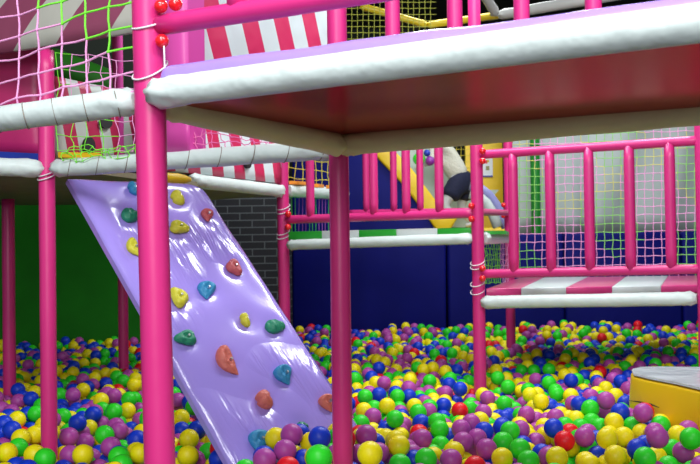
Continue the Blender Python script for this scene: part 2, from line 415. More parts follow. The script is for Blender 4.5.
# low striped deck on the right --------------------------------------
def striped_mat(front, rear, zt, th, cols, label, name='foam_mat'):
    bm = bmesh.new()
    for i in range(len(front) - 1):
        a, b, c, d = front[i], front[i + 1], rear[i + 1], rear[i]
        prism(bm, [Vector((p.x, p.y, zt - th)) for p in (a, b, c, d)], ZZ * th, cols[i])
    o = build(name, bm, [mat(label[:8] + 'a', cols_m[0], .3, .3, 8, coat=.3), mat(label[:8] + 'b', cols_m[1], .3, .3, 8, coat=.3)]); recenter(o)
    return tag(bevel(o, .006, 2), label, 'mat')
cols_m = ((.62, .035, .20), (.62, .68, .68))
fr = [Wz(x, 288.5 - (x - 484) * .0165, .5) for x in (486, 521, 566, 612, 661, 712)]
re = [Wz(x, 277.5 - (x - 520) * .012, .5) for x in (519, 544, 588, 626, 668, 715)]
striped_mat(fr, re, .5, .046, [0, 1, 0, 1, 0], 'pink and white striped mat on the low right deck')
bm = bmesh.new(); prism(bm, [Vector((p.x, p.y, .43)) for p in (fr[0], fr[-1], re[-1], re[0])], ZZ * .022)
tag(recenter(build('deck_board', bm, UNDER)), 'plywood deck under the pink and white striped mat', 'deck board')
# middle deck
cols_m = ((.02, .36, .03), (.62, .68, .66))
zt = W(380, 229.5, 5.85).z
xs = (288, 322, 359, 396.5, 437.5, 474)
d = (P_478 - P_283).normalized()
fr = [P_283 + d * t_on(P_283, P_478, x) for x in xs]; re = [p + Vector((.12, .9, 0)) for p in fr]
striped_mat(fr, re, zt, .055, [0, 1, 0, 1, 0], 'green and white striped mat on the middle deck')
bm = bmesh.new(); prism(bm, [Vector((p.x, p.y, zt - .08)) for p in (fr[0], fr[-1], re[-1], re[0])], ZZ * .022)
tag(recenter(build('deck_board', bm, UNDER)), 'thin deck board under the green and white striped mat', 'deck board')
bm = bmesh.new()
for px0, px1, py in ((289, 299, 184.2), (309, 315, 187), (326, 334, 188.5)):
    a = W(px0, py, 6.25); b = W(px1, py + .8, 6.5)
    obox(bm, a, b - a, Vector((.06, .03, 0)), ZZ * .022)
o = recenter(build('orange_padding', bm, ORANGE)); tag(o, 'orange patches of padding on the white beam left of centre', 'padding')
a = W(482, 231, 5.7); bm = bmesh.new(); obox(bm, a, Vector((.02, .0, 0)), Vector((.38, 1.6, 0)), ZZ * -.02)
obox(bm, a + Vector((.02, 0, 0)), Vector((.12, 0, 0)), Vector((.3, 1.5, 0)), ZZ * -.02); tag(recenter(build('foam_mat', bm, GREENV)), 'narrow green mat beside the post, behind the short white beam', 'mat')

# ------------------------------------------------------------------ panels on the left
def panel(P00, P10, P11, P01, th, m, label, name, cat, nx=12, ny=12, puff=0, uv=True, holes=()):
    """quad panel P00 (lower start) P10 (lower end) P11 P01, thickness th to the back, UV in metres"""
    bm = bmesh.new(); n = (P10 - P00).cross(P01 - P00).normalized()
    if n.y < 0: n = -n
    g = [[None] * (nx + 1) for _ in range(ny + 1)]; hb = [[None] * (nx + 1) for _ in range(ny + 1)]
    L = (P10 - P00).length; H = (P01 - P00).length; uvl = bm.loops.layers.uv.new('UVMap'); uvd = {}
    for j in range(ny + 1):
        for i in range(nx + 1):
            s, t = i / nx, j / ny; p = lerp(lerp(P00, P10, s), lerp(P01, P11, s), t)
            k = puff * math.sin(math.pi * s) ** .5 * math.sin(math.pi * t) ** .5 if 0 < s < 1 and 0 < t < 1 else 0
            g[j][i] = bm.verts.new(p - n * k); hb[j][i] = bm.verts.new(p + n * th); uvd[g[j][i]] = uvd[hb[j][i]] = (s * L, t * H)
    for j in range(ny):
        for i in range(nx):
            bm.faces.new((g[j][i], g[j][i + 1], g[j + 1][i + 1], g[j + 1][i])).smooth = True
            bm.faces.new((hb[j][i], hb[j + 1][i], hb[j + 1][i + 1], hb[j][i + 1]))
    for i in range(nx):
        bm.faces.new((g[0][i], hb[0][i], hb[0][i + 1], g[0][i + 1])); bm.faces.new((g[ny][i], g[ny][i + 1], hb[ny][i + 1], hb[ny][i]))
    for j in range(ny):
        bm.faces.new((g[j][0], g[j + 1][0], hb[j + 1][0], hb[j][0])); bm.faces.new((g[j][nx], hb[j][nx], hb[j + 1][nx], g[j + 1][nx]))
    for f in bm.faces:
        for l in f.loops: l[uvl].uv = uvd[l.vert]
    if not holes:
        return tag(recenter(build(name, bm, m)), label, cat)
    e = empty(name, P00, label, cat); build('padding', bm, m, e)
    for (px, py, Y, w, h) in holes:
        c = W(px, py, Y); bm = bmesh.new()
        bmesh.ops.create_cone(bm, cap_ends=True, segments=24, radius1=.5, radius2=.5, depth=.05)
        ex = (P10 - P00).normalized()
        Mx = Matrix((ex * w, ZZ * h, -n)).transposed()
        # centre on the panel plane
        dd = ray(px, py); tt = (P00 - EYE).dot(n) / dd.dot(n); c = EYE + dd * tt
        for v in bm.verts: v.co = c + Mx @ v.co
        tag(build('round_window', bm, BLACKM, e), 'dark round window')  # solid black disc painted for the darkness of an open hole
    return e
WHITES = (.70, .78, .80)
# lower striped panel standing along the white beam by the brick wall
A0 = Vector((-.80, 5.25, 0)); A1 = Vector((-.43, 6.13, 0))
st1 = stripe_mat('red_white_stripes_low', (.62, .02, .10), WHITES, 1 / .24, 1 / .75, .15, .5)
panel(A0 + V * -.3 + ZZ * 1.16, A1 + ZZ * 1.16, A1 + ZZ * 1.62, A0 + V * -.3 + ZZ * 1.62, .05, st1, 'red and white striped padded panel above the ramp, under the cord-wrapped beam', 'striped_panel', 'panel', 16, 8, .01,
      holes=((245, 163.5, 5.6, .07, .06),))
# upper striped panel behind the overhead deck
B0 = Vector((-.60, 3.62, 0)); B1 = B0 + V * 1.15
st2 = stripe_mat('red_white_stripes_high', (.70, .02, .12), WHITES, 1 / .26, 1 / .62, .02, .5)
panel(B0 + ZZ * 1.25, B1 + ZZ * 1.25, B1 + ZZ * 2.3, B0 + ZZ * 2.3, .05, st2, 'tall red and white striped panel seen just above the overhead deck', 'striped_panel', 'panel', 16, 12, .01)
c0 = at_xy(166, 3.55); c1 = at_xy(191, 3.5)
panel(c0 + ZZ * 1.10, c1 + ZZ * 1.10, c1 + ZZ * 2.3, c0 + ZZ * 2.3, .10, MAUVE, 'mauve pink padded upright panel right beside the nearest post', 'wall_pad', 'panel', 8, 14, .02)
# left striped panel with round windows
st3 = stripe_mat('red_white_stripes_left', (.50, .02, .09), (.55, .60, .56), 1 / .16, 1 / .62, .42, .5)
panel(W(54, 158, 4.6), W(150, 160, 5.2), W(150, 96, 5.2), W(54, 76, 4.6), .05, st3, 'red and white striped panel with dark round windows behind green netting', 'striped_panel', 'panel', 12, 10, .01,
      holes=((86.5, 146, 4.8, .075, .085), (103, 123, 4.9, .085, .06)))
bm = bmesh.new(); a = W(58, 157.5, 4.5); b = W(97, 158, 4.72); obox(bm, a, b - a, Vector((0, .08, 0)), ZZ * .026); tag(recenter(build('foam_strip', bm, YELV)), 'yellow foam strip at the foot of left striped panel', 'padding')
# magenta panel at far left
panel(W(-60, 151, 4.25), W(43, 154.5, 4.15), W(43, 40, 4.15), W(-60, 40, 4.25), .06, PINKD, 'magenta padded panel at left edge behind the pink net', 'wall_pad', 'panel', 10, 10, .03)
bm = bmesh.new(); a = W(-60, 155.5, 4.1); b = W(44, 161, 3.98); obox(bm, a, b - a, Vector((.0, .14, 0)), ZZ * .03); tag(recenter(build('foam_strip', bm, BLUEB)), 'bright blue strip between magenta panel and white beam', 'padding')
bx = at_xy(119.5, 5.0); e = post('padded_post', bx, 1.95, .028, 'shaded mauve post in the dark gap left of the nearest post', z0=1.1, m=MAUVE)
bm = bmesh.new(); q = W(44, 170, 6.55); q.z = 1.112; obox(bm, q, Vector((.95, 0, 0)), Vector((0, .05, 0)), ZZ * 1.5); bp_ = tag(recenter(build('backing_panel', bm, DARK)), 'dark panel with a green foam roll, behind the netting left of nearest post', 'panel')
bpy.context.view_layer.update()
bm = bmesh.new(); tube(bm, line(W(50, 62, 6.44), W(118, 88, 6.44), 10), .10, 20); tag(build('foam_roll', bm, mat('dark_green_vinyl', (.02, .16, .01), .4), bp_), 'dark green foam roll')

# striped canopy
K0 = P_L47 - V * .03
stc = stripe_mat('mauve_white_stripes', (.46, .45, .39), (.26, .055, .11), 1 / .50, -1 / .62, .30, .47, .5, curve=-.35)
bm = bmesh.new(); uvl = bm.loops.layers.uv.new('UVMap'); uvd = {}
NX, NY, RC = 24, 20, .75
rows = []; rows2 = []
for j in range(NY + 1):
    a = (math.pi / 2) * j / NY; row = []; row2 = []
    for i in range(NX + 1):
        t = lerp(-1.3, .56, i / NX)
        for rr, rw in ((RC, row), (RC - .02, row2)):
            p = K0 + U * t + V * (RC - rr * math.cos(a)) + ZZ * (1.56 + rr * math.sin(a) - .0)
            v = bm.verts.new(p); rw.append(v); uvd[v] = (t, RC * a)
    rows.append(row); rows2.append(row2)
for j in range(NY):
    for i in range(NX):
        bm.faces.new((rows[j][i], rows[j][i + 1], rows[j + 1][i + 1], rows[j + 1][i])).smooth = True
        bm.faces.new((rows2[j][i], rows2[j + 1][i], rows2[j + 1][i + 1], rows2[j][i + 1])).smooth = True
for i in range(NX):
    bm.faces.new((rows[0][i], rows2[0][i], rows2[0][i + 1], rows[0][i + 1])); bm.faces.new((rows[NY][i], rows[NY][i + 1], rows2[NY][i + 1], rows2[NY][i]))
for j in range(NY):
    bm.faces.new((rows[j][0], rows[j + 1][0], rows2[j + 1][0], rows2[j][0])); bm.faces.new((rows[j][NX], rows2[j][NX], rows2[j + 1][NX], rows[j + 1][NX]))
for f in bm.faces:
    for l in f.loops: l[uvl].uv = uvd[l.vert]
tag(recenter(build('canopy', bm, stc)), 'curved mauve and grey white striped canopy at the upper left', 'canopy')

# ------------------------------------------------------------------ nets
def net(c00, c10, c11, c01, nx, ny, r, colf, names, label, jit=.12, bow=0, seed=1, knots=True):
    """knotted net; corners lower-left, lower-right, upper-right, upper-left; colf(i,j,dir)->colour key"""
    rnd = random.Random(seed); n = (c10 - c00).cross(c01 - c00).normalized(); cell = (c10 - c00).length / nx
    G = {}
    for j in range(ny + 1):
        for i in range(nx + 1):
            s, t = i / nx, j / ny; p = lerp(lerp(c00, c10, s), lerp(c01, c11, s), t)
            p = p + Vector((rnd.uniform(-1, 1), rnd.uniform(-1, 1), rnd.uniform(-1, 1))) * jit * cell + n * bow * math.sin(math.pi * s) * math.sin(math.pi * t) - ZZ * abs(bow) * .6 * math.sin(math.pi * s)
            G[i, j] = p
    ks = list(names); bm = bmesh.new()
    for (i, j), p in G.items():
        for d, q in (('h', G.get((i + 1, j))), ('v', G.get((i, j + 1)))):
            if q is None: continue
            k = colf(i, j, d)
            if k is None: continue
            mid = (p + q) / 2 + Vector((rnd.uniform(-1, 1), rnd.uniform(-1, 1), rnd.uniform(-1, 1))) * jit * .5 * cell
            tube(bm, (p, mid, q), r, 5, False, mi=ks.index(k))
        k = colf(i, j, 'k')
        if k:
            n0 = len(bm.faces); bmesh.ops.create_icosphere(bm, subdivisions=1, radius=r * (1.7 if knots else 1.1), matrix=Matrix.Translation(p))
            bm.faces.ensure_lookup_table()
            for f in bm.faces[n0:]: f.material_index = ks.index(k); f.smooth = True
    return tag(recenter(build('safety_net', bm, [names[k][1] for k in ks], recalc=False)), label, 'net')
PG = {'p': ('pink_mesh', NPINK), 'g': ('green_mesh', NGREEN)}
# nearest net: pink lower left, lime upper right
net(W(-24, 132, 2.78), W(136, 92, 2.42), W(136, -45, 2.42), W(-24, 5, 2.78), 7, 6, .0030,
    lambda i, j, d: 'g' if (j - 1 + (i - 6) >= 1 and i >= 2) or (i == 6 and j == 2 and d != 'v') else 'p', PG, 'large pink and lime green net nearest the camera, upper left', jit=.06, seed=4)
# second net behind, down to the cord-wrapped beam
net(W(57, 152, 3.80), W(133, 150, 3.62), W(133, 62, 3.62), W(57, 50, 3.80), 5, 6, .0016,
    lambda i, j, d: 'g' if j < 3 and i < 4 or i == 0 else 'p', PG, 'thin green and pink net above the beam left of the nearest post', jit=.12, seed=5)
# pink net draped on beam right of main post
net(W(167, 158, 3.58), W(300, 146, 3.35), W(286, 138, 3.37), W(167, 121, 3.58), 13, 3, .0017,
    lambda i, j, d: 'h', {'h': ('pink_mesh', NHOT)}, 'slack rose pink net sagging on the beam right of the nearest post', jit=.3, seed=6)
net(W(64, 160, 3.73), W(134, 156, 3.6), W(134, 144, 3.6), W(64, 150, 3.73), 10, 2, .0017,
    lambda i, j, d: 'g', {'g': ('green_mesh', NGREEN)}, 'bunched lime green net tied along the beam above the ramp', jit=.4, seed=16)
# yellow net left of centre
net(W(288, 187, 6.35), W(346, 192, 7.3), W(346, 120, 7.3), W(288, 110, 6.35), 9, 8, .003, lambda i, j, d: 'y', {'y': ('yellow_mesh', NYEL)}, 'yellow net against blue padding left of centre', jit=.06, seed=7)
net(W(288, 236, 6.3), W(346, 238, 7.3), W(346, 200, 7.3), W(288, 197, 6.3), 18, 4, .0028, lambda i, j, d: ('g' if (i // 3) % 2 == 0 else 'u') if d != 'h' or j % 2 == 0 else None,
    {'g': ('green_mesh', mat('green_net_cord', (.05, .45, .08), .7)), 'u': ('purple_mesh', NPURP)}, 'green and purple net under the orange-patched beam', jit=.04, seed=8, knots=False)
# big net on the right in front of the curtain
def rc(i, j, d):
    k = math.sin(i * .55 + 1) + math.sin(j * .6 + i * .25)
    return 'g' if k > .35 else ('y' if k > -.2 and (j > 9) else 'p')
net(W(512, 292, 7.7), W(712, 288, 7.2), W(712, 105, 7.2), W(512, 112, 7.7), 25, 22, .0030, rc,
    {'g': ('green_mesh', mat('soft_green_net_cord', (.25, .62, .12), .7)), 'p': ('pink_mesh', NPINK), 'y': ('yellow_mesh', mat('pale_yellow_net_cord', (.65, .62, .15), .7))},
    'wide green, pink and yellow net behind the right railing', jit=.07, seed=9, knots=False)
net(W(485, 284, 5.7), W(508, 282, 7.4), W(508, 243, 7.4), W(485, 243, 5.7), 14, 7, .0028, lambda i, j, d: 'g' if i < 9 else 'p', PG, 'small green and pink net under the short white beam behind the post', jit=.05, seed=10, knots=False)
# yellow-green net at top
net(W(346, 45, 7.6), W(470, 45, 7.6), W(470, -10, 7.6), W(346, -10, 7.6), 22, 9, .0026, lambda i, j, d: 'y' if i < 16 else None, {'y': ('yellow_mesh', mat('olive_net_cord', (.40, .42, .05), .7))}, 'fine olive yellow net above the overhead deck at the top', jit=.05, seed=11, knots=False)
net(W(452, 180, 9.9), W(470, 180, 9.9), W(470, 125, 9.9), W(452, 125, 9.9), 4, 9, .003, lambda i, j, d: 'y', {'y': ('yellow_mesh', NYEL)}, 'small yellow net behind the child', jit=.05, seed=12, knots=False)

# ------------------------------------------------------------------ background right
cY = 9.35
bm = bmesh.new(); x0 = W(505, 200, cY).x; x1 = W(760, 200, cY).x; NXC, NYC = 120, 10; g = []
ztop = W(600, 60, cY).z; g2 = []
for j in range(NYC + 1):
    row = []; row2 = []
    for i in range(NXC + 1):
        x = lerp(x0, x1, i / NXC); hem = .855 + .03 * noise.noise(Vector((x * 3, 0, 0))) + .02 * noise.noise(Vector((x * 9, 4, 0)))
        z = lerp(hem, ztop, j / NYC); k = .03 * math.sin(x * 9 + noise.noise(Vector((x * 2, z * .6, 0))) * 5) * (1.2 - .7 * j / NYC)
        row.append(bm.verts.new((x, cY + k, z))); row2.append(bm.verts.new((x, cY + k + .012, z)))
    g.append(row); g2.append(row2)
for j in range(NYC):
    for i in range(NXC):
        bm.faces.new((g[j][i], g[j][i + 1], g[j + 1][i + 1], g[j + 1][i])).smooth = True
        bm.faces.new((g2[j][i], g2[j + 1][i], g2[j + 1][i + 1], g2[j][i + 1])).smooth = True
for i in range(NXC):
    bm.faces.new((g[0][i], g2[0][i], g2[0][i + 1], g[0][i + 1]))
o = recenter(build('curtain', bm, CURT, recalc=False)); tag(o, 'grey white sheet hanging behind the netting on the right', 'curtain')
gp = at_xy(536.5, 9.1); bm = bmesh.new(); tube(bm, line(gp + ZZ * FZ, gp + ZZ * 2.1, 10), .046, 20); tag(recenter(build('padded_post', bm, mat('deep_green_vinyl', (.01, .20, .02), .4))), 'dark green post in front of the grey white sheet', 'post')
# yellow panel with a poster
ya = W(466, 200, 9.9); yb = W(503, 200, 9.9)
bm = bmesh.new(); obox(bm, Vector((ya.x, 9.9, .6)), Vector((yb.x - ya.x, 0, 0)), Vector((0, .08, 0)), ZZ * 1.5); tag(recenter(build('wall_pad', bm, YELV)), 'bright yellow panel with a small poster behind the post', 'panel')
pa = W(480.5, 177, 9.88); pb = W(492.5, 150, 9.88)
pe = empty('poster', (lerp(pa.x, pb.x, .5), 9.885, pa.z), 'small white poster with blue bands on the yellow panel', 'poster')
bm = bmesh.new(); obox(bm, Vector((pa.x, 9.885, pa.z)), Vector((pb.x - pa.x, 0, 0)), Vector((0, .008, 0)), ZZ * (pb.z - pa.z)); build('sheet', bm, PAPER, pe)
for k, (z0_, z1_) in enumerate(((0, .05), (.93, 1))):
    bm = bmesh.new(); h = pb.z - pa.z; obox(bm, Vector((pa.x, 9.882, pa.z + h * z0_)), Vector((pb.x - pa.x, 0, 0)), Vector((0, .004, 0)), ZZ * h * (z1_ - z0_)); build('blue_band', bm, BLUEB, pe)
for (u0, v0, s, m_) in ((.35, .5, .028, RED), (.55, .55, .02, YELD), (.45, .25, .035, mat('olive_print', (.30, .28, .10), .6))):
    bm = bmesh.new(); obox(bm, Vector((lerp(pa.x, pb.x, u0), 9.881, lerp(pa.z, pb.z, v0))), Vector((s, 0, 0)), Vector((0, .005, 0)), ZZ * s * 1.2); build('print', bm, m_, pe)

# slide with blue side box ------------------------------------------------
SY = 8.85
def S(px, py, Y=SY): return W(px, py, Y)
sl = empty('slide', (S(360, 320).x, SY, FZ), 'yellow-edged slide with a tall blue padded side, behind the middle railing', 'slide')
prof = [(292, 331), (446, 331), (446, 229), (435, 227.5), (424, 210), (402, 181), (380, 158), (364, 139), (352, 100), (292, 96)]
poly = [S(*p) for p in prof]; poly[0].z = poly[1].z = FZ
bm = bmesh.new(); prism(bm, poly, Vector((0, .95, 0))); o = build('side_box', bm, BLUEV, sl); bevel(o, .02, 2)
diag = [S(352, 104), S(364, 140), S(380, 159), S(402, 182), S(424, 211), S(436, 228), S(448, 231)]
for k, (dy, m_) in enumerate(((-.03, YELV), (.86, YELV))):
    bm = bmesh.new(); n = Vector((.6, 0, .8)).normalized(); rows = []
    for p in diag:
        p = p + Vector((0, dy, 0)); rows.append([bm.verts.new(p + q) for q in (Vector((0, 0, -.02)), n * .15, n * .15 + Vector((0, .1, 0)), Vector((0, .1, -.02)))])
    for a, b in zip(rows, rows[1:]):
        for i in range(4): bm.faces.new((a[i], a[(i + 1) % 4], b[(i + 1) % 4], b[i]))
    bm.faces.new(rows[0]); bm.faces.new(rows[-1]); o = build('side_rail', bm, m_, sl); bevel(o, .02, 3)
bm = bmesh.new(); rows = []
for p in diag:
    rows.append([bm.verts.new(p + q) for q in (Vector((0, .08, .02)), Vector((0, .85, .02)), Vector((0, .85, .05)), Vector((0, .08, .05)))])
for a, b in zip(rows, rows[1:]):
    for i in range(4): bm.faces.new((a[i], a[(i + 1) % 4], b[(i + 1) % 4], b[i]))
bm.faces.new(rows[0]); bm.faces.new(rows[-1]); build('slide_bed', bm, mat('pale_slide_vinyl', (.55, .62, .55), .3), sl)
bm = bmesh.new(); rows = []
for p in diag + [S(474, 231)]:
    rows.append([bm.verts.new(p + q) for q in (Vector((.02, .80, .05)), Vector((.36, .80, .42)), Vector((.36, .84, .42)), Vector((.02, .84, .05)))])
for a, b in zip(rows, rows[1:]):
    for i in range(4): bm.faces.new((a[i], a[(i + 1) % 4], b[(i + 1) % 4], b[i]))
bm.faces.new(rows[0]); bm.faces.new(rows[-1]); build('far_side_panel', bm, mat('pale_green_grey_vinyl', (.42, .50, .42), .35), sl)
# landing where the child stands
bm = bmesh.new(); lz = W(455, 228.5, 9.25).z
obox(bm, Vector((S(447.5, 0).x, SY + .16, FZ)), Vector((.62, 0, 0)), Vector((0, .85, 0)), ZZ * (lz - FZ)); tag(bevel(recenter(build('landing_block', bm, YELV)), .03), 'yellow padded landing block at the foot of the slide', 'padding')
# curved lavender and white slide edge right of the post
bm = bmesh.new(); pts = [W(x, y, 8.4) for x, y in ((470, 186), (480, 188), (489, 195), (497, 206), (503, 219), (506, 228))]
tube(bm, pts, .04, 14); cv = sl; build('outer_tube', bm, mat('grey_lavender_vinyl', (.30, .30, .60), .3), cv)
bm = bmesh.new(); pts = [W(x, y, 8.3) for x, y in ((470, 194), (478, 196), (486, 203), (493, 214), (498, 227))]; tube(bm, pts, .045, 14); build('inner_tube', bm, CREAM, cv)

# ------------------------------------------------------------------ child
def skin_mesh(name, verts, edges, radii, m, parent, root=0, sub=2):
    bm = bmesh.new(); lay = bm.verts.layers.skin.verify()
    vs = [bm.verts.new(v) for v in verts]
    for a_, b_ in edges: bm.edges.new((vs[a_], vs[b_]))
    for i, r in enumerate(radii):
        vs[i][lay].radius = (r, r) if not isinstance(r, tuple) else r
        vs[i][lay].use_root = (i == root)
    me = bpy.data.meshes.new(name); bm.to_mesh(me); bm.free(); o = bpy.data.objects.new(name, me); C.objects.link(o)
    sk = o.modifiers.new('skin', 'SKIN'); sk.use_smooth_shade = True
    ss = o.modifiers.new('sub', 'SUBSURF'); ss.levels = sub; ss.render_levels = sub
    me.materials.append(m)
    if parent is not None: o.parent = parent; o.matrix_parent_inverse = parent.matrix_basis.inverted()
    return o
CHY = 9.2
def H(px, py, dy=0): return W(px, py, CHY + dy)
hip = H(461, 181); chest = H(447, 153); neck = H(439, 137); head = H(431, 121)
hl, hr = H(456, 187, -.06), H(465, 187, .07)
kl, kr = H(445, 204, -.09), H(461, 207, .10)
al, ar = H(453, 225, -.07), H(472, 224, .09)
sl_, sr_ = H(436, 144, -.10), H(443, 141, .10)
el, er = H(430, 162, -.14), H(436, 160, .13)
wl, wr = H(423, 166, -.13), H(424, 158, .06)
ch = empty('person', (H(458, 228).x, CHY, lz), 'child in a cream top and navy shorts bending forward on the slide', 'person')
vb = [hip, lerp(hip, chest, .5), chest, neck, lerp(neck, head, .5),
      hl, kl, al, al + Vector((-.07, -.02, -.015)), hr, kr, ar, ar + Vector((-.07, -.02, -.015)),
      sl_, el, wl, sr_, er, wr, lerp(hl, kl, .5), lerp(hr, kr, .5), lerp(kl, al, .45), lerp(kr, ar, .45)]
eb = [(0, 1), (1, 2), (2, 3), (3, 4), (0, 5), (5, 19), (19, 6), (6, 21), (21, 7), (7, 8), (0, 9), (9, 20), (20, 10), (10, 22), (22, 11), (11, 12), (2, 13), (13, 14), (14, 15), (2, 16), (16, 17), (17, 18)]
rb = [.085, .085, .095, .035, .032, .07, .042, .026, .02, .07, .042, .026, .02, .04, .028, .018, .04, .028, .018, .066, .066, .046, .046]
body = skin_mesh('body', vb, eb, rb, TIGHTS, ch); 
# head with a face
bm = bmesh.new(); bmesh.ops.create_icosphere(bm, subdivisions=4, radius=1)
look = Vector((-.75, -.45, -.35)).normalized(); side = look.cross(ZZ).normalized(); upv = side.cross(look).normalized()
for v in bm.verts:
    x, y, z = v.co; 
    if z < 0: x *= 1 - .25 * z * z; y *= 1 - .1 * z * z
    y2 = y + (.22 * math.exp(-((x / .16) ** 2 + ((z + .08) / .18) ** 2)) if y > 0 else 0) - (.10 * math.exp(-(((abs(x) - .36) / .16) ** 2 + ((z - .1) / .12) ** 2)) if y > 0 else 0) + (.06 * math.exp(-((x / .25) ** 2 + ((z + .45) / .08) ** 2)) if y > 0 else 0)
    v.co = head + side * x * .072 + look * y2 * .085 + upv * z * .098
for f in bm.faces: f.smooth = True
for sgn in (-1, 1):
    bmesh.ops.create_icosphere(bm, subdivisions=2, radius=.018, matrix=Matrix.Translation(head + side * sgn * .073 - look * .005))
hd = build('head', bm, SKIN, ch, smooth=True)
for sgn in (-1, 1):
    bm = bmesh.new(); bmesh.ops.create_icosphere(bm, subdivisions=2, radius=.010, matrix=Matrix.Translation(head + side * sgn * .027 + look * .076 + upv * .01)); build('eye', bm, EYEM, hd, smooth=True)
bm = bmesh.new(); bmesh.ops.create_icosphere(bm, subdivisions=4, radius=1)
for v in list(bm.verts):
    x, y, z = v.co; k = 1 + .04 * noise.noise(v.co * 6)
    if y > .35 - .5 * z * 0 and z < .45: k *= .85
    v.co = head - look * .008 + upv * .012 + side * x * .081 * k + look * y * .09 * k + upv * z * .102 * k
for f in bm.faces: f.smooth = True
build('hair', bm, HAIR, ch, smooth=True)
# clothes
vt = [lerp(hip, chest, .0), lerp(hip, chest, .5), chest, lerp(chest, neck, .75), sl_, lerp(sl_, el, .6), sr_, lerp(sr_, er, .6), lerp(sl_, el, 1.05), lerp(el, wl, .6), lerp(sr_, er, 1.05), lerp(er, wr, .6)]
skin_mesh('shirt', vt, [(0, 1), (1, 2), (2, 3), (2, 4), (4, 5), (5, 8), (8, 9), (2, 6), (6, 7), (7, 10), (10, 11)], [.118, .115, .115, .05, .055, .045, .055, .045, .042, .032, .042, .032], SHIRT, ch)
vt = [hip, lerp(hip, chest, .34), hl, lerp(hl, kl, .35), lerp(hl, kl, .7), hr, lerp(hr, kr, .35), lerp(hr, kr, .7)]
skin_mesh('shorts', vt, [(0, 1), (0, 2), (2, 3), (3, 4), (0, 5), (5, 6), (6, 7)], [.135, .125, .105, .10, .095, .105, .10, .095], SHORTS, ch)
for s_, (wv, ev) in enumerate(((wl, el), (wr, er))):
    d = (wv - ev).normalized(); d, x, y = frame_of(d); verts = [wv - d * .01, wv + d * .022, wv + d * .04]; ed = [(0, 1), (1, 2)]; rd = [.016, .021, .02]
    for k, (o_, L_) in enumerate(((-.018, .034), (-.006, .04), (.006, .038), (.018, .030))):
        b = len(verts); verts += [wv + d * .04 + x * o_, wv + d * (.04 + L_ * .6) + x * o_ * 1.1 - y * .006, wv + d * (.04 + L_) + x * o_ * 1.1 - y * .016]; ed += [(2, b), (b, b + 1), (b + 1, b + 2)]; rd += [.0075, .0065, .005]
    b = len(verts); verts += [wv + d * .02 + x * .026, wv + d * .036 + x * .038 - y * .008]; ed += [(1, b), (b, b + 1)]; rd += [.008, .006]
    skin_mesh('hand', verts, ed, rd, SKIN, ch, sub=1)
# ball and purple toy in the hands
gb = H(419, 159, -.16); bm = bmesh.new(); bmesh.ops.create_uvsphere(bm, u_segments=24, v_segments=16, radius=.058)
o = build('held_ball', bm, mat('bright_green_ball', (.04, .75, .03), .35), smooth=True); o.location = gb; tag(o, 'bright green ball held in the child\'s hand', 'ball')
gt = H(430, 161, -.22); bm = bmesh.new(); bmesh.ops.create_uvsphere(bm, u_segments=20, v_segments=14, radius=.045)
o = build('held_ball', bm, mat('violet_ball', (.25, .03, .32), .35), smooth=True); o.location = gt; tag(o, 'dark violet ball beside the child\'s hand', 'ball')
gt = H(427, 153, -.18); bm = bmesh.new(); bmesh.ops.create_uvsphere(bm, u_segments=20, v_segments=14, radius=.032)
o = build('held_ball', bm, mat('blue_ball', (.02, .05, .45), .35), smooth=True); o.location = gt; tag(o, 'small blue ball tucked above the violet ball by the child', 'ball')

# ------------------------------------------------------------------ climbing ramp
T1 = W(69.5, 175, 3.88); T2 = W(202, 179.5, 4.28); B1 = W(233, 464, 3.37)
T2.z = T1.z; rt = T2 - T1; dn = (B1 - T1); LD = 1.38; dn = dn.normalized() * LD * 1.08
rn = rt.cross(dn).normalized()
if rn.dot(EYE - T1) < 0: rn = -rn
ramp = empty('climbing_ramp', T1 + dn * .95, 'lavender vinyl climbing ramp with coloured holds leaning into the ball pit', 'climbing ramp')
bm = bmesh.new(); uvl = bm.loops.layers.uv.new('UVMap'); NXR, NYR = 48, 90; TH = .05; uvd = {}; fr_, bk_ = [], []
def edge_round(s, t):
    # cut the two upper corners round
    return 0
rnd = random.Random(3)
holds = [  # px, py, w(px), h(px), colour, kind
    (133, 188.5, 9, 13, 'b', 'bean'), (130, 216, 14, 13, 'g', 'shell'), (134, 249, 12, 19, 'y', 'jug'), (177.5, 198, 12, 14, 'y', 'bean'),
    (178.5, 228, 16, 12, 'y', 'ring'), (206.5, 216, 12, 12, 'r', 'jug'), (233.5, 268, 12, 15, 'r', 'ring'), (205.5, 291, 18, 16, 'b', 'jug'),
    (178.5, 298, 14, 18, 'y', 'ring'), (245, 320, 9, 13, 'y', 'bean'), (275, 327, 18, 12, 'g', 'shell'), (185.5, 338.5, 18, 13, 'g', 'ring'),
    (227, 363, 18, 28, 's', 'jug'), (283, 376, 19, 17, 'b', 'jug'), (264, 400, 16, 16, 's', 'bean'), (326.5, 404, 16, 15, 's', 'jug'),
    (258, 442, 22, 19, 'b', 'jug'), (302, 427, 11, 8, 'g', 'shell')]
def on_ramp(px, py):
    d = ray(px, py); t = (T1 - EYE).dot(rn) / d.dot(rn); return EYE + d * t
hold_pts = [on_ramp(h[0], h[1]) for h in holds]
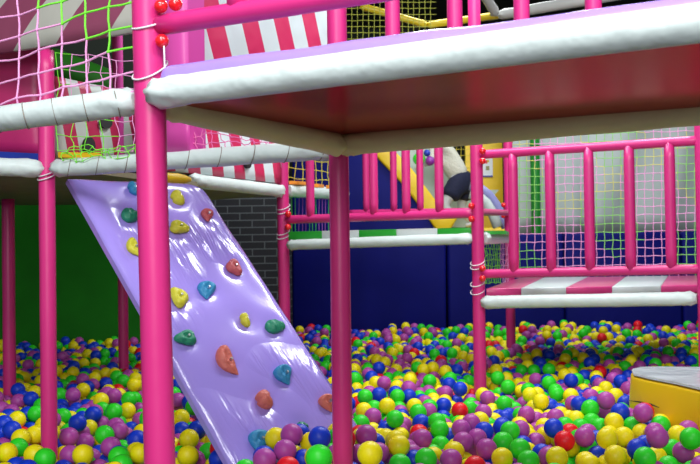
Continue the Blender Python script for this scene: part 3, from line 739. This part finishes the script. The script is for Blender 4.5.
for j in range(NYR + 1):
    fr, bk = [], []
    for i in range(NXR + 1):
        s, t = i / NXR, j / NYR
        widen = 1 + .04 * t
        p = T1 + rt * (s * widen - .0) + dn * t
        # rounded top corner right
        if s > .9 and t < .05: p += dn * (.05 - t) * ((s - .9) / .1) ** 2 * .8
        ed = min(s, 1 - s, t * 2, (1 - t) * 2) ; k = TH * .5 * (1 - math.exp(-ed * 26))
        for hp in hold_pts:                      # cover sinks in where the holds are bolted
            dd = (p - hp).length_squared; 
            if dd < .02: k -= .012 * math.exp(-dd / .0022)
        k += .004 * noise.noise(Vector((s * 5, t * 9, 0)))
        a = bm.verts.new(p + rn * (k - TH * .5 + .0)); b = bm.verts.new(p - rn * TH); uvd[a] = uvd[b] = (s * .62, t * 1.49); fr.append(a); bk.append(b)
    fr_.append(fr); bk_.append(bk)
for j in range(NYR):
    for i in range(NXR):
        bm.faces.new((fr_[j][i], fr_[j][i + 1], fr_[j + 1][i + 1], fr_[j + 1][i])).smooth = True
        bm.faces.new((bk_[j][i], bk_[j + 1][i], bk_[j + 1][i + 1], bk_[j][i + 1]))
for i in range(NXR):
    bm.faces.new((fr_[0][i], bk_[0][i], bk_[0][i + 1], fr_[0][i + 1])); bm.faces.new((fr_[NYR][i], fr_[NYR][i + 1], bk_[NYR][i + 1], bk_[NYR][i]))
for j in range(NYR):
    bm.faces.new((fr_[j][0], fr_[j + 1][0], bk_[j + 1][0], bk_[j][0])); bm.faces.new((fr_[j][NXR], bk_[j][NXR], bk_[j + 1][NXR], fr_[j + 1][NXR]))
for f in bm.faces:
    for l in f.loops: l[uvl].uv = uvd[l.vert]
build('vinyl_cover', bm, RAMPM, ramp)
bm = bmesh.new(); a = W(152, 178, 4.15); b = W(190, 179.5, 4.35); tube(bm, line(a, b, 6), [.015, .024, .026, .026, .026, .02, .01], 16); tag(build('top_pad', bm, YELV, ramp), 'yellow pad at the top of the ramp')
HC = {'b': (mat('blue_hold_resin', (.03, .26, .50), .5, .4, 40), 'blue'), 'g': (mat('green_hold_resin', (.015, .24, .13), .5, .4, 40), 'dark green'), 'y': (mat('yellow_hold_resin', (.60, .56, .03), .5, .4, 40), 'yellow'),
      'r': (mat('brick_red_hold_resin', (.50, .09, .10), .5, .4, 40), 'brick red'), 's': (mat('salmon_hold_resin', (.66, .16, .12), .5, .4, 40), 'salmon')}
rx = rt.normalized(); ry = rn.cross(rx).normalized()
if ry.z < 0: ry = -ry
SX = rx.dot(_r); 
for i, ((px, py, w_, h_, c, kind), hp) in enumerate(zip(holds, hold_pts)):
    sc = (hp - EYE).dot(_f) / FPX; hw = w_ * sc * .5 / max(.5, abs(rx.dot(_r))); hh = h_ * sc * .5 / max(.5, abs(ry.dot(_u)))
    rnd = random.Random(50 + i); ang = rnd.uniform(-.5, .5)
    bm = bmesh.new(); bmesh.ops.create_icosphere(bm, subdivisions=4, radius=1)
    for v in bm.verts:
        x, y, z = v.co; h = .62 * z
        if kind == 'ring':
            rr = math.hypot(x, y); h = (.75 if z > 0 else .3) * z - (.45 * math.exp(-(rr / .35) ** 2) if z > 0 else 0); k = 1 + .14 * math.sin(math.atan2(y, x) * 3 + i)
            x *= k; y *= k
        elif kind == 'bean':
            h = .75 * z; x += .35 * (y * y - .4); x *= .85; k = 1 - .3 * math.exp(-(y / .22) ** 2); x *= k
        elif kind == 'jug':
            wd = .62 + .38 * y; x *= wd * 1.15; x += .2 * y * y; h = (.55 + .45 * y) * z - (.35 * math.exp(-((x / .3) ** 2 + ((y - .2) / .35) ** 2)) if z > 0 else 0)
        elif kind == 'shell':
            h = .7 * z * (1 + .14 * math.sin(x * 11 + y * 3)); y *= .95 - .25 * x
        h += .08 * noise.noise(v.co * 3 + Vector((i, 0, 0)))
        xr = x * math.cos(ang) - y * math.sin(ang); yr = x * math.sin(ang) + y * math.cos(ang)
        v.co = hp + rx * xr * hw + ry * yr * hh + rn * (h * min(hw, hh) * 1.15 + .002)
    o = build('climbing_hold', bm, HC[c][0], ramp, smooth=True); tag(o, HC[c][1] + ' moulded climbing hold')
    bm = bmesh.new(); q = hp + rn * (min(hw, hh) * .62) + rx * hw * .12
    bmesh.ops.create_cone(bm, cap_ends=True, segments=12, radius1=.006, radius2=.005, depth=.012, matrix=Matrix.Translation(q) @ rn.to_track_quat('Z', 'Y').to_matrix().to_4x4())
    build('bolt', bm, METAL, o)

# ------------------------------------------------------------------ yellow foam block
ztopb = .165
cor = [Wz(631, 369.5, ztopb), Wz(633, 374, ztopb), Wz(650, 378, ztopb), Wz(676, 383, ztopb), Wz(704, 389.5, ztopb), Wz(745, 400, ztopb), Wz(760, 372, ztopb), Wz(700, 367.5, ztopb), Wz(660, 367, ztopb), Wz(640, 367.3, ztopb)]
yb_ = empty('foam_block', Vector((cor[3].x, cor[3].y, -.12)), 'yellow foam block with shiny silver white top at the right edge', 'foam block')
cc = sum(cor, Vector()) / len(cor)
bm = bmesh.new(); low = []
for p in cor: q = cc + (p - cc) * 1.03; low.append(Vector((q.x, q.y, -.13)))
a = [bm.verts.new(p - ZZ * .012) for p in cor]; b = [bm.verts.new(p) for p in low]; n = len(cor)
md = [bm.verts.new(lerp(cor[i], low[i], .5) + (cor[i] - cc).normalized() * .012) for i in range(n)]
for i in range(n):
    j = (i + 1) % n; bm.faces.new((a[i], a[j], md[j], md[i])).smooth = True; bm.faces.new((md[i], md[j], b[j], b[i])).smooth = True
bm.faces.new(a); bm.faces.new(b); o = build('side_cover', bm, YELV, yb_); 
m_ = o.modifiers.new('b', 'BEVEL'); m_.width = .012; m_.segments = 3; m_.limit_method = 'ANGLE'
bm = bmesh.new(); prism(bm, [cc + (p - cc) * .985 - ZZ * .006 for p in cor], ZZ * .010); bmesh.ops.bevel(bm, geom=[e for e in bm.edges if all(v.co.z > ztopb for v in e.verts)], offset=.004, segments=2, affect='EDGES')
tp = build('top_cover', bm, SILV, yb_); tag(tp, 'silver white glossy top')
bm = bmesh.new(); pts = []
for px, py in ((629, 400.5), (640, 402), (650, 404), (659, 407.5)):
    # on the front face
    f0, f1 = low[1], low[3]; nn = (low[3] - low[1]).cross(cor[1] - low[1]).normalized(); d = ray(px, py); t = (low[1] - EYE).dot(nn) / d.dot(nn); pts.append(EYE + d * (t - .034))
tube(bm, pts, [.001, .0035, .0035, .001], 6); build('seam_gap', bm, BLACKM, yb_)

# ------------------------------------------------------------------ balls
BR = .04
rng = random.Random(12)
posts_xy = [(P_MAIN, .04), (P_REAR, .036), (P_L47, .034), (P_L8, .038), (P_122, .036), (P_283, .04), (P_478, .038), (P_510, .038), (P_702, .036)]
blk = [(p.x, p.y) for p in low]
def in_poly(x, y, poly, grow):
    ins = False; n = len(poly); md = 9
    for i in range(n):
        x0, y0 = poly[i]; x1, y1 = poly[(i + 1) % n]
        if (y0 > y) != (y1 > y) and x < (x1 - x0) * (y - y0) / (y1 - y0) + x0: ins = not ins
        dx, dy = x1 - x0, y1 - y0; t = max(0, min(1, ((x - x0) * dx + (y - y0) * dy) / (dx * dx + dy * dy)))
        md = min(md, math.hypot(x - x0 - t * dx, y - y0 - t * dy))
    return ins or md < grow
rtl = rt.length; rtn = rt.normalized(); dnn = dn.normalized()
def blocked(x, y, z):
    for p, r in posts_xy:
        if (x - p.x) ** 2 + (y - p.y) ** 2 < (r + BR) ** 2: return True
    q = Vector((x, y, z)) - T1; dist = q.dot(rn)
    if -(TH + BR) < dist < BR * 1.02:
        a, b = q.dot(dnn), q.dot(rtn)
        if -.04 < a < LD * 1.08 + .04 and -.05 < b < rtl * 1.04 + .07: return True
    if x > .9 and y < 5.2 and in_poly(x, y, blk, BR + .006): return True
    if x < bx1 + .04 and y > 8.25: return True
    if y > SY - .05: return True
    return False
def level(x, y):
    h = -BR + .022 * noise.noise(Vector((x * 1.3, y * 1.1, 3))) + .010
    if y > 7.6: h += .05 * (y - 7.6)
    h += .16 * math.exp(-((x + .16) / .24) ** 2 - ((y - 3.40) / .22) ** 2) + .10 * math.exp(-((x - .05) / .15) ** 2 - ((y - 3.64) / .2) ** 2)
    if y < 5: h += .075 / (1 + math.exp(-(x - 1.0) * 22)) / (1 + math.exp((y - 4.75) * 20)) / (1 + math.exp(-(y - 3.7) * 12))
    return h
CELL = 2 * BR; grid = {}; balls = []
Y0, Y1 = 2.75, 8.8
def base_z(x, y): return level(x, y) - .145
def top_z(x, y):
    cx, cy = int(x // CELL), int(y // CELL); z = base_z(x, y) + .02 * math.sin(x * 47) * math.sin(y * 53)
    for a in (-1, 0, 1):
        for b in (-1, 0, 1):
            for (bx_, by_, bz_) in grid.get((cx + a, cy + b), ()):
                d2 = (bx_ - x) ** 2 + (by_ - y) ** 2
                if d2 < 4 * BR * BR:
                    q = bz_ + math.sqrt(4 * BR * BR - d2)
                    if q > z: z = q
    return z
def settle(x, y, z):
    st = BR * .5
    for _ in range(14):
        best = (z, x, y)
        for k in range(6):
            a = k * math.pi / 3 + rng.random(); nx_, ny_ = x + st * math.cos(a), y + st * math.sin(a); nz = top_z(nx_, ny_)
            if nz < best[0] - 1e-4 and not blocked(nx_, ny_, nz): best = (nz, nx_, ny_)
        if best[0] >= z - 1e-4: st *= .55
        z, x, y = best
        if st < .002: break
    return x, y, z
area_tot = 0
strips = []
y = Y0
while y < Y1:
    hw = .3623 * y + .45; strips.append((y, hw)); y += CELL
for (ys, hw) in strips:
    pass
import time; t_start = time.time()
fails = 0; total_hw = sum(h for _, h in strips); cum = np.cumsum([h for _, h in strips]) / total_hw
while fails < 3500 and len(balls) < 11000:
    k = int(np.searchsorted(cum, rng.random())); ys, hw = strips[min(k, len(strips) - 1)]
    x = rng.uniform(-hw, hw); y = ys + rng.random() * CELL
    z = top_z(x, y)
    if z > level(x, y) + .03: fails += 1; continue
    x, y, z = settle(x, y, z)
    if z > level(x, y) or y < Y0 - .1 or blocked(x, y, z): fails += 1; continue
    fails = 0 if fails < 300 else fails - 5
    balls.append((x, y, z)); grid.setdefault((int(x // CELL), int(y // CELL)), []).append((x, y, z))
print('balls', len(balls), 'time', time.time() - t_start)
# a few prominent balls lie on top of the layer
HINT = [(273.8, 437.8, 'yellow'), (293, 456, 'yellow'), (308, 456, 'yellow'), (189, 439, 'yellow'), (181, 418, 'yellow'), (188, 456, 'yellow'), (83, 455, 'yellow'), (140, 454, 'yellow'), (101, 400.5, 'yellow'), (134, 385, 'yellow'), (34.5, 455, 'yellow'), (21, 438.5, 'yellow'), (17, 420, 'yellow'), (35, 435, 'yellow'), (7, 453, 'yellow'), (83, 390, 'yellow'), (387, 406, 'yellow'), (399, 446, 'yellow'), (454, 452, 'yellow'), (370, 454, 'yellow'), (354.5, 369.5, 'yellow'), (541, 401.6, 'yellow'), (530, 395, 'yellow'), (410, 380, 'yellow'), (607, 438.5, 'yellow'), (615.5, 456, 'yellow'), (557, 457.5, 'yellow'), (571, 396, 'yellow'), (596.6, 394, 'yellow'), (615.5, 396, 'yellow'), (631, 362, 'yellow'), (538.6, 457, 'yellow'), (286.5, 433, 'green'), (305.5, 442, 'green'), (280, 453, 'green'), (319, 458, 'green'), (193.5, 407, 'green'), (119, 457, 'green'), (104.5, 435, 'green'), (114, 411.6, 'green'), (88, 402, 'green'), (129, 399.5, 'green'), (36, 414, 'green'), (45, 459, 'green'), (17, 380, 'green'), (418, 412.6, 'green'), (395, 419, 'green'), (437, 422, 'green'), (426, 459, 'green'), (497.6, 378, 'green'), (508, 387, 'green'), (365, 397, 'green'), (503, 442, 'green'), (510, 431, 'green'), (520, 449, 'green'), (549, 369.5, 'green'), (549, 383, 'green'), (645, 458, 'green'), (691, 438.5, 'green'), (557, 394, 'green'), (264, 457, 'blue'), (324, 431, 'blue'), (197, 430, 'blue'), (178, 385, 'blue'), (100, 456, 'blue'), (77.6, 423, 'blue'), (137, 440, 'blue'), (4, 424, 'blue'), (12, 430, 'blue'), (18, 390, 'blue'), (31, 399, 'blue'), (375, 443.6, 'blue'), (379, 395, 'blue'), (460, 389, 'blue'), (473, 390, 'blue'), (379, 368, 'blue'), (484, 431.6, 'blue'), (423, 380.5, 'blue'), (638, 449.5, 'blue'), (576.5, 458, 'blue'), (571, 380.6, 'blue'), (584, 395, 'blue'), (620.7, 381.6, 'blue'), (553.5, 428, 'blue'), (318, 436, 'purple'), (289, 445, 'purple'), (205, 454, 'purple'), (65, 456, 'purple'), (69, 437, 'purple'), (119, 431, 'purple'), (114, 396, 'purple'), (111, 447, 'purple'), (22.5, 452, 'purple'), (31, 389, 'purple'), (73, 395, 'purple'), (62, 423, 'purple'), (461, 429, 'purple'), (471, 423, 'purple'), (463, 442, 'purple'), (477, 438.5, 'purple'), (486.5, 449, 'purple'), (422, 439, 'purple'), (451, 460, 'purple'), (384, 383, 'purple'), (409, 388.5, 'purple'), (584.5, 437, 'purple'), (657.6, 437.5, 'purple'), (606, 400.6, 'purple'), (220, 449, 'red'), (441, 361, 'red'), (564.5, 441, 'red'), (643, 413, 'purple'), (600, 372, 'red')]
fixed = {}; tops = []
B_ = np.array(balls)
for (px, py, c) in HINT:
    z = -.030
    for _ in range(3):
        p = Wz(px, py, z); z = level(p.x, p.y) + .012
    p = Wz(px, py, z)
    if 250 < px < 330 and py > 425:                  # heap against the foot of the ramp
        while blocked(p.x, p.y, p.z) and p.y > 3.1: p = p + (EYE - p).normalized() * .01
    if blocked(p.x, p.y, p.z) or any((p - q).length < 1.9 * BR for q, _c in tops): continue
    tops.append((p, c))
keep = np.ones(len(balls), bool)
for p, c in tops: keep &= np.linalg.norm(B_ - np.array(p[:]), axis=1) > 1.86 * BR
balls = [tuple(q) for q in B_[keep]]
for p, c in tops: fixed[len(balls)] = c; balls.append(tuple(p))
# which balls show, and how large
zb = np.full((464, 700), 99.0); ib = np.full((464, 700), -1)
yy, xx = np.mgrid[0:464, 0:700]
def occl_poly(pts, depth_fn):
    poly = [proj(p)[:2] for p in pts]; n = len(poly); ins = np.zeros((464, 700), bool)
    for i in range(n):
        x0, y0 = poly[i]; x1, y1 = poly[(i + 1) % n]
        if y0 == y1: continue
        c = ((y0 > yy) != (y1 > yy)) & (xx < (x1 - x0) * (yy - y0) / (y1 - y0) + x0); ins ^= c
    zb[ins] = np.minimum(zb[ins], depth_fn); ib[ins & (zb == depth_fn)] = -2
for p, r in posts_xy:
    dpt = p.y; occl_poly([Vector((p.x - r, p.y, -.4)), Vector((p.x + r, p.y, -.4)), Vector((p.x + r, p.y, 1.2)), Vector((p.x - r, p.y, 1.2))], dpt)
occl_poly([T1, T2, T2 + dn * .87, T1 + dn * .87], 3.5)
occl_poly(cor, 4.2); occl_poly([cor[1], cor[3], cor[4], cor[5], low[5], low[4], low[3], low[1]], 4.0)
for n, (x, y, z) in enumerate(balls):
    px, py, dz = proj(Vector((x, y, z))); r = BR * FPX / dz
    if px < -r or px > 700 + r or py < -r or py > 464 + r: continue
    x0, x1 = max(0, int(px - r)), min(700, int(px + r) + 2); y0, y1 = max(0, int(py - r)), min(464, int(py + r) + 2)
    if x0 >= x1 or y0 >= y1: continue
    d2 = (xx[y0:y1, x0:x1] - px) ** 2 + (yy[y0:y1, x0:x1] - py) ** 2
    dep = dz - BR * np.sqrt(np.clip(1 - d2 / r / r, 0, 1)); mk = (d2 < r * r) & (dep < zb[y0:y1, x0:x1])
    zb[y0:y1, x0:x1][mk] = dep[mk]; ib[y0:y1, x0:x1][mk] = n
cnt = np.bincount(ib[ib >= 0].ravel(), minlength=len(balls))
order = np.argsort(-cnt)
COLS = {'yellow': (.88, .74, .004), 'green': (.025, .66, .02), 'blue': (.004, .04, .56), 'purple': (.42, .06, .34), 'red': (.78, .006, .015)}
def ball_mat(k, c):
    m = mat(k + '_ball_plastic', c, .42, spec=.35); b = m.node_tree.nodes['Principled BSDF']
    return m
BM = {k: ball_mat(k, c) for k, c in COLS.items()}
keys = ['yellow', 'green', 'blue', 'purple', 'red']
col = [rng.choices(keys, (.30, .215, .215, .235, .035))[0] for _ in balls]
# colours of prominent balls, read where they lie in the pit
scr = np.array([proj(Vector(b))[:2] for b in balls])
for k, c in fixed.items(): col[k] = c
def ball_mesh(c, seg, rings):
    bm = bmesh.new(); bmesh.ops.create_uvsphere(bm, u_segments=seg, v_segments=rings, radius=BR)
    for v in bm.verts:                                   # faint moulding seam
        if abs(v.co.z) < 1e-5: v.co *= 1.008
    for f in bm.faces: f.smooth = True
    me = bpy.data.meshes.new('ball_' + c); bm.to_mesh(me); bm.free(); me.materials.append(BM[c]); return me
BMESH = {c: ball_mesh(c, 32, 20) for c in keys}
def region(x, y, px, py):
    near = 'in the nearest rows' if py > 432 else ('a few rows back' if py > 405 else 'farther back')
    if px < 42: w_ = 'at the left picture edge, left of two posts'
    elif px < 90: w_ = 'just right of the thin left post'
    elif px < 138: w_ = 'just left of the nearest thick post'
    elif px < 240 and (px - 172) < (py - 359) * .6 + 10: w_ = 'between the nearest post and the ramp'
    elif px < 330: w_ = 'piled against the foot of the ramp'
    elif px < 400: w_ = 'just right of the centre post'
    elif px < 460: w_ = 'in the pit between centre post and middle'
    elif px < 520: w_ = 'below the right-hand deck post'
    elif px < 580: w_ = 'in the pit right of middle'
    elif px < 625: w_ = 'left of the yellow foam block'
    else: w_ = 'in front of the yellow foam block' if py > 400 else 'beside the yellow foam block'
    return w_ + ', ' + near
chosen = [int(k) for k in order[:300] if cnt[k] > 0]; cs = set(chosen)
for k in chosen:
    x, y, z = balls[k]; o = bpy.data.objects.new('plastic_ball', BMESH[col[k]]); C.objects.link(o); o.location = (x, y, z)
    o.rotation_euler = (rng.uniform(0, 6), rng.uniform(0, 6), 0)
    tag(o, col[k] + ' ball ' + region(x, y, *scr[k]), 'ball', 'plastic balls filling the pit')
# all the other balls of the pit as one object
bm = bmesh.new(); bmesh.ops.create_uvsphere(bm, u_segments=16, v_segments=10, radius=BR)
tv = np.array([v.co[:] for v in bm.verts]); tf = [[v.index for v in f.verts] for f in bm.faces]; bm.free()
rest = [k for k in range(len(balls)) if k not in cs]
V_ = np.concatenate([tv + np.array(balls[k]) for k in rest]); nv = len(tv)
F_ = [[i + n * nv for i in f] for n in range(len(rest)) for f in tf]
me = bpy.data.meshes.new('ball_pit_balls'); me.from_pydata(V_.tolist(), [], F_)
for c in keys: me.materials.append(BM[c])
mi = np.repeat([keys.index(col[k]) for k in rest], len(tf)).astype(np.int32)
me.polygons.foreach_set('material_index', mi); me.polygons.foreach_set('use_smooth', np.ones(len(F_), bool)); me.update()
o = bpy.data.objects.new('ball_pit_balls', me); C.objects.link(o); tag(o, 'countless small plastic balls filling the rest of the pit', 'balls', kind='stuff')
